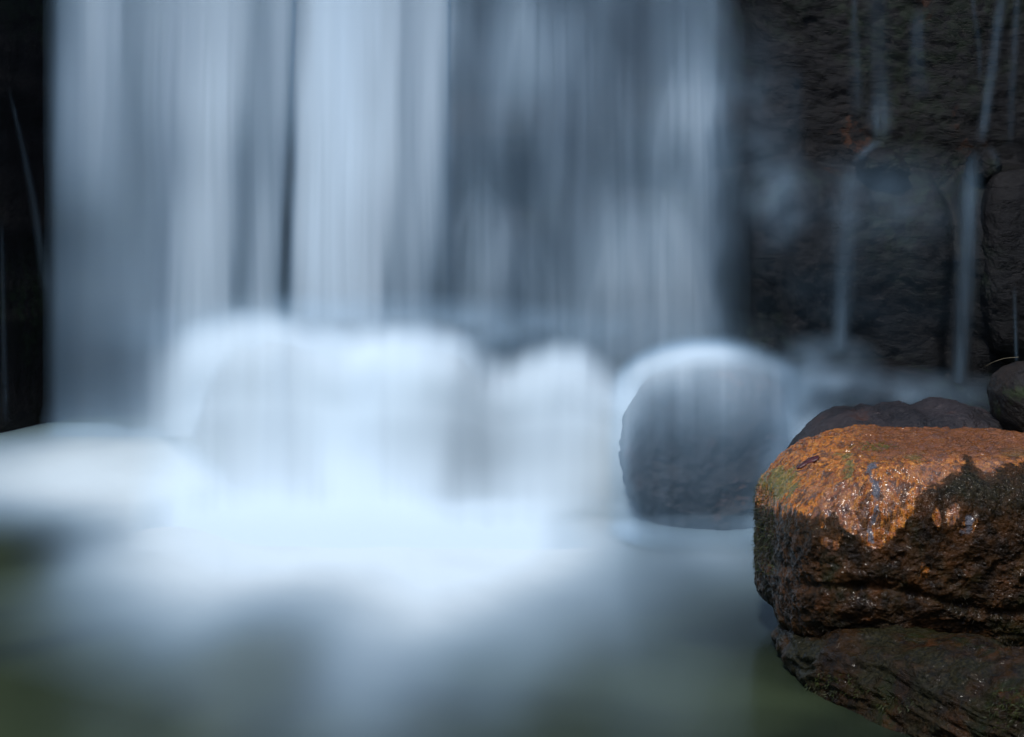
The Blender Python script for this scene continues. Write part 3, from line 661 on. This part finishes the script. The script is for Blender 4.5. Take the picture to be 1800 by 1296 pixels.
# ------------------------------------------------------------------ cascade over the ledge
for y_, f_ in ((945, 945), (975, 970), (1000, 1000)): CA[y_] = [(a, b) for a, b in PO[f_] if 100 <= a <= 1200]   # the flare has the density of the foam it becomes
sCA = raster(CA, 180, 1150, 540, 1000, 8, 12)
def cascade():
    xs = np.arange(225, 1160, 4.0); nt = 150
    t = np.linspace(0, 1, nt)
    A, Tt = np.meshgrid(xs, t, indexing='ij')
    yt = ytop(A)+2
    crestY = 6.95 + .10*perlin(A/90, 0, 3.3)
    front = 6.55 + .10*perlin(A/120, 0, 7.3)
    zt = P(A[:, 0], yt[:, 0], crestY[:, 0])[:, 2][:, None] + 0*A
    # arc-like profile: back edge, crest, drop, flare out on the pool
    kx = [0, .16, .30, .42, .58, .70, .80, .90, 1.0]
    Yk = np.stack([crestY+.55, crestY, crestY-.17, front+.03, front-.07, front-.17, front-.33, front-.60, front-1.05], 0)
    Zk = np.stack([zt-.03, zt, zt-.045, zt*.78, zt*.50, zt*.25, zt*0+.075, zt*0+.022, zt*0+.0008], 0)
    def ci(K):
        # catmull-rom through knots per column
        out = np.zeros_like(A)
        kxa = np.array(kx); seg = np.clip(np.searchsorted(kxa, t, 'right')-1, 0, len(kx)-2)
        for j, (tt, s) in enumerate(zip(t, seg)):
            h = kxa[s+1]-kxa[s]; u = (tt-kxa[s])/h
            m0 = (K[s+1]-K[max(s-1, 0)])/(kxa[s+1]-kxa[max(s-1, 0)])*h
            e = min(s+2, len(kx)-1); m1 = (K[e]-K[s])/(kxa[e]-kxa[s])*h
            out[:, j] = ((2*u**3-3*u*u+1)*K[s][:, 0]+(u**3-2*u*u+u)*m0[:, 0]+(-2*u**3+3*u*u)*K[s+1][:, 0]+(u**3-u*u)*m1[:, 0])
        return out
    Yg, Zg = ci(Yk), np.maximum(ci(Zk), .0008)
    nrm = .006*perlin(A/40, Tt*3, 2.)
    Yg = Yg - nrm*ss(.2, .35, Tt)*ss(1, .8, Tt)
    X = (A-900)/F*6.75*(1)      # near constant spacing
    v = np.stack([X, Yg, Zg], -1)
    # correct x so that columns hang straight down under their stations
    px, py = PX(v); X = X*(A-900)/np.where(np.abs(px-900) < 1, 1, px-900)
    v[..., 0] = np.where(np.abs(px-900) < 1, v[..., 0], X)
    px, py = PX(v)
    T = sCA(px, py)
    n = .7*perlin(A/26, Tt*1.5, 1.7)+.4*perlin(A/11, Tt*1.2, 3.)
    T = T*(1+.08*n)
    d = soft_alpha(T, FULL['CA'] - 9*ss(.22, .5, Tt))
    yt_ = ytop(px)
    d = d*ss(yt_-14, yt_+62, py+9*perlin(px/40, 0, 2.))*ss(.08, .34, Tt)*ss(226, 345, px+(py-700)*.10)*ss(1152, 1105, px)
    d = d*(1-ss(930, 1070, px)*ss(.80, .92, Tt))
    f = grid_faces(len(xs), nt)
    v2, f2, at2 = compact(v.reshape(-1, 3), f, {'water_amount': d}, (d > .012).ravel())
    c0 = np.array([0, 6.5, 0.])
    o = mesh_obj('cascade', v2-c0, f2, M_CASC, attrs=at2); o.location = c0
    tag(o, 'low bright white cascade pouring over the rounded ledge humps into the pool', 'cascade')
cascade()

# veil over the round boulder
sVE = raster(VE, 1060, 1460, 570, 970, 7, 12)
def veil():
    # a skirt following the boulder: over the top then hanging down
    ang = np.linspace(-1.0, 1.0, 170); nt = 130; t = np.linspace(0, 1, nt)
    A, Tt = np.meshgrid(ang, t, indexing='ij')
    xc = 1250 + 184*A
    Yc = 5.71 + .30*np.abs(A)**2.4
    ytp = 584 + 75*np.abs(A)**2.6
    py = ytp + (975-ytp)*np.clip((Tt-.12)/.88, 0, 1)**1.1
    s = np.clip(Tt/.30, 0, 1)
    Yg = Yc + .42*(1-s)**2 - .10*ss(.1, .6, Tt) - .25*ss(.85, 1, Tt)
    px = xc + 10*np.sin(Tt*2)*A
    v = P(px, py, Yg)
    v[..., 2] = np.maximum(v[..., 2], .02)
    px, py = PX(v)
    T = sVE(px, py)
    n = .7*perlin(A*10, Tt*1.4, 3)+.5*perlin(A*22, Tt*1.4, 5)+.25*perlin(A*48, Tt, 9)
    T = T*(1+.18*n*ss(610, 680, py))
    d = soft_alpha(T, FULL['VE'] - 26*ss(.3, .55, Tt), .006)
    d = d*ss(.04, .25, Tt)*ss(1, .88, Tt)*ss(ytp-6, ytp+36, py)*ss(1.0, .68, np.abs(A))
    v2, f2, at2 = compact(v.reshape(-1, 3), grid_faces(len(ang), nt), {'water_amount': d}, (d > .01).ravel())
    c0 = v2.mean(0); c0[2] = 0
    o = mesh_obj('water_veil', v2-c0, f2, M_FALL, attrs=at2); o.location = c0
    tag(o, 'thin veil of water arching over the rounded boulder at the end of the cascade', 'water veil')
veil()

# ------------------------------------------------------------------ foam on the pool
sPO = raster(PO, -300, 1500, 745, 1420, 22, 19)
def foam():
    py = np.concatenate([np.arange(744, 1300, 4.0), np.arange(1300, 1420, 12.0)]); px = np.arange(-300, 1480, 6.0)
    A, B = np.meshgrid(px, py, indexing='ij')
    v = (B-648)/F; ang = PITCH+np.arctan(v); Yg = (CAM_H/np.tan(ang)); base = P(A, B, Yg)
    # flow-warped survey so that the edges are irregular
    wx = 26*fbm(base[..., 0]*1.6, base[..., 1]*1.1, 2.2, 3); wy = 10*fbm(base[..., 0]*1.6, base[..., 1]*1.1, 7.2, 3)
    T = sPO(A+wx, B+wy)
    yf = 12*perlin(A/110, 3.3, 1.)+6*perlin(A/40, 1.3, 1.)+np.interp(A, [-300, 0, 60, 150, 230, 290, 340, 400, 500, 1100, 1330, 1360, 1400], [762, 752, 742, 746, 756, 766, 788, 832, 868, 880, 886, 880, 760])
    lf = ss(480, 250, A)
    bl = lin(66 - 14*ss(800, 1300, A))
    d = soft_alpha(T, FULL['PO'], bl)
    n = fbm(base[..., 0]*2.2+base[..., 1]*.5, base[..., 1]*1.1, 1.1, 4)
    d = np.clip(d*(1+.16*n), 0, .985)
    d = d*ss(-300, -200, A)*ss(1478, 1440, A)*ss(yf-10*(1-lf)-20*lf, yf+20*(1-lf)+8*lf+200*lf*(1-lf), B)
    h = .003 + (.03*d**1.5 + .008*perlin(base[..., 0]*3, base[..., 1]*3, 0)*d)*ss(yf+95, yf+240, B)
    base[..., 2] = h
    hide = B < yf-8
    f = grid_faces(len(px), len(py))
    v2, f2, at2 = compact(base.reshape(-1, 3), f, {'water_amount': np.where(hide, 0, d)}, ((d > .002) & ~hide).ravel())
    c0 = np.array([0, 5., 0.])
    o = mesh_obj('foam', v2-c0, f2, M_FOAM, attrs=at2); o.location = c0
    tag(o, 'smooth white foam drifting out over the dark green pool', kind='stuff')
foam()

# ------------------------------------------------------------------ thin trickles on the dark walls
def ribbon(pts, name='trickle', label='', group='thin trickles on the dark wall', parent=None, seed=0, soft=1.0, bow=.02):
    """pts: px, py, depth, half width px, tone"""
    pts = np.array(pts, float); s = np.concatenate([[0], np.cumsum(np.hypot(np.diff(pts[:, 0]), np.diff(pts[:, 1])))]); n = max(12, int(s[-1]/6))
    u = np.linspace(0, s[-1], n); q = np.stack([np.interp(u, s, pts[:, i]) for i in range(5)], 1)
    kk = np.array([.25, .5, .25])
    for _ in range(6):
        q[1:-1] = q[:-2]*.25+q[1:-1]*.5+q[2:]*.25
    tg = np.gradient(q[:, :2], axis=0); tg /= np.linalg.norm(tg, axis=1)[:, None]+1e-9; nm = np.stack([-tg[:, 1], tg[:, 0]], 1)
    m = 21; w = np.linspace(-1, 1, m)
    A = q[:, None, 0]+nm[:, None, 0]*w*q[:, None, 3]; B = q[:, None, 1]+nm[:, None, 1]*w*q[:, None, 3]
    v = P(A, B, q[:, None, 2]-bow*(1-w**2)[None])
    L = .52*lin(q[:, 4])[:, None]/lin(192.)
    d = L*(np.exp(-(w*1.9)**2)-np.exp(-1.9**2))[None]*(1+.35*perlin(A/5+seed, B/160, seed)+.3*perlin(A/11, B/90, seed+4))
    e = np.minimum(np.arange(n), np.arange(n)[::-1])[:, None]/(max(n*.12, 3)); d = d*np.clip(e*soft, 0, 1)
    d = np.clip(d, 0, .95)
    v = v.reshape(-1, 3); c0 = v[-1] if parent is None else np.array(parent.location)
    o = mesh_obj(name, v-c0, grid_faces(n, m), M_FALL, parent, attrs={'water_amount': d})
    if parent is None:
        o.location = c0; tag(o, label, 'trickle', group)
    return o
ribbon([(1503,-30,8.25,8,50),(1502,60,8.25,14,52),(1505,130,8.25,22,50),(1507,215,8.25,24,35)], label='faint pointed trickle nearest the main fall, over the rust coloured patch', seed=1)
b = ribbon([(1540,-30,8.25,34,40),(1545,90,8.22,36,42),(1550,165,8.2,26,55),(1547,200,8.15,34,66),(1548,252,8.08,26,62)], label='broad faint trickle that lands on a knob and spills left in an arc', seed=2)
ribbon([(1556,250,8.0,12,50),(1540,253,7.95,13,70),(1524,263,7.9,13,74),(1511,280,7.88,14,70),(1500,292,7.88,14,50)], 'spill', parent=b, seed=3)
ribbon([(1500,285,7.88,20,70),(1492,330,7.84,36,68),(1487,420,7.8,34,66),(1482,520,7.75,30,72),(1477,600,7.7,22,88),(1474,628,7.66,26,80)], 'lower_fall', parent=b, seed=4)
ribbon([(1618,10,8.25,20,40),(1614,45,8.25,22,60),(1612,120,8.25,26,50),(1620,180,8.25,34,30)], label='short smudge of water on the upper wall between the longer trickles', seed=5)
d_ = ribbon([(1768,-30,8.22,14,52),(1756,30,8.2,17,62),(1744,120,8.16,16,66),(1734,190,8.1,16,66),(1724,255,8.02,16,64)], label='brightest thin trickle, bending onto a dark knob and falling to the mist', seed=6)
ribbon([(1712,262,7.9,16,30),(1708,280,7.9,16,54),(1704,300,7.88,14,58),(1702,330,7.87,16,40)], 'spill', parent=d_, seed=7)
ribbon([(1730,258,7.9,14,30),(1744,266,7.9,13,46),(1754,284,7.9,13,48),(1752,304,7.9,13,30)], 'spill', parent=d_, seed=17)
ribbon([(1718,260,7.88,20,60),(1712,290,7.86,26,76),(1706,325,7.84,26,90),(1703,380,7.8,28,86),(1700,440,7.77,28,80),(1696,520,7.73,27,72),(1690,600,7.7,24,68),(1684,700,7.6,22,72)], 'lower_fall', parent=d_, seed=8)
ribbon([(1706,-30,8.2,7,52),(1714,30,8.2,10,44),(1722,90,8.2,10,40),(1723,150,8.2,8,34)], label='hair thin trickle meeting the brightest one from the left', seed=9)
ribbon([(1790,-30,8.15,11,52),(1786,40,8.15,13,54),(1780,150,8.12,14,44),(1776,260,8.1,12,34)], label='narrow trickle close to the right edge at the top', seed=10)
ribbon([(1402,120,8.2,20,30),(1398,220,8.2,20,38),(1402,300,8.18,18,30)], label='very faint trickle on the mossy wall next to the main fall', seed=11)
ribbon([(1783,500,7.9,7,36),(1785,570,7.85,7,52),(1787,640,7.8,6,66)], label='tiny bright trickle behind the small round boulder at the right edge', seed=12)
ribbon([(14,150,8.2,6,34),(38,250,8.18,9,36),(58,350,8.16,12,38),(72,440,8.14,15,42),(86,540,8.12,18,34)], label='slanting trickle on the dark wall left of the main fall', seed=13)
ribbon([(3,380,8.2,7,34),(6,560,8.2,9,40),(10,750,8.2,12,38)], label='faint vertical trickle at the left edge', seed=14)

def mist_patch(cx, cy, rx, ry, Y, tone, seed, label, name='water_film', bend=.1, cat='water film'):
    n = 46; a = np.linspace(-1, 1, n); A, B = np.meshgrid(a, a, indexing='ij'); r2 = A**2+B**2
    px, py = cx+A*rx, cy+B*ry
    v = P(px, py, Y-bend*(1-.5*r2)+.02*perlin(px/50, py/50, seed))
    d = lin(tone)/lin(192.)*np.clip((np.exp(-r2*2.4)-np.exp(-2.4))*1.1, 0, 1)*(1+.25*perlin(px/30, py/120, seed)+.3*perlin(px/70, py/60, seed+2))
    if name == 'spray': d = lin(tone)/lin(192.)*np.clip((np.exp(-r2*2.4)-np.exp(-2.4))*1.1, 0, 1)
    v2, f2, at2 = compact(v.reshape(-1, 3), grid_faces(n, n), {'water_amount': np.clip(d, 0, 1)}, (r2 < 1.0).ravel())
    c0 = v2.mean(0)
    o = mesh_obj(name, v2-c0, f2, M_FALL, attrs=at2); o.location = c0; tag(o, label, cat, 'thin films of water on the rocks at the right'); return o
mist_patch(1372, 352, 75, 110, 7.95, 84, 1, 'small pale film of water on the mossy block next to the main fall')
mist_patch(1560, 350, 190, 110, 7.86, 62, 2, 'wide dim film of water over the ledge between the two longest trickles')
mist_patch(1450, 660, 120, 85, 6.85, 98, 3, 'pale film running over the low shelf beside the veiled boulder')
mist_patch(1590, 700, 230, 60, 6.75, 80, 4, 'dim film spreading over the low shelf right behind the scalloped boulder')
mist_patch(1410, 790, 90, 190, 5.85, 128, 5, 'blue stream of water running down between veiled boulder and orange boulder')
mist_patch(1320, 240, 110, 260, 8.1, 58, 6, 'dim spray drifting from the edge of the main fall onto the mossy wall')
mist_patch(1480, 500, 330, 230, 7.75, 30, 7, 'very faint spray in front of the bare dark wall')

def spray(cx, cy, rx, ry, Y, tone, seed, label):
    o = mist_patch(cx, cy, rx, ry, Y, tone, seed, label, 'spray'); del o['category']; del o['group']; o['kind'] = 'stuff'
spray(640, 585, 480, 80, 7.7, 130, 11, 'soft spray where the main falls strike the ledge')
spray(1080, 600, 330, 80, 7.6, 70, 12, 'soft spray where the thin veil strikes the ledge')

# grass stem above the round boulder
def stem(pts, r, name, label, cat='twig'):
    pts = np.array([P(a, b, c) for a, b, c in pts]); n = len(pts); V, Fc = [], []
    u = np.linspace(0, n-1, 24); q = np.stack([np.interp(u, range(n), pts[:, i]) for i in range(3)], 1)
    for _ in range(4): q[1:-1] = q[:-2]*.25+q[1:-1]*.5+q[2:]*.25
    for i, c in enumerate(q):
        rr_ = r*(1-.75*i/23)
        for k_ in range(5): V.append(c+np.array([0, cos(k_*2*pi/5), sin(k_*2*pi/5)])*rr_)
    for i in range(23):
        for k_ in range(5): Fc.append((i*5+k_, i*5+(k_+1) % 5, (i+1)*5+(k_+1) % 5, (i+1)*5+k_))
    o = mesh_obj(name, np.array(V)-q[0], Fc, M_GRASS); o.location = q[0]; tag(o, label, cat)
stem([(1790, 628, 7.4), (1765, 630, 7.4), (1745, 637, 7.4), (1730, 645, 7.4)], .0013, 'grass_stem', 'pale arching grass stem above the small round boulder', 'grass stem')
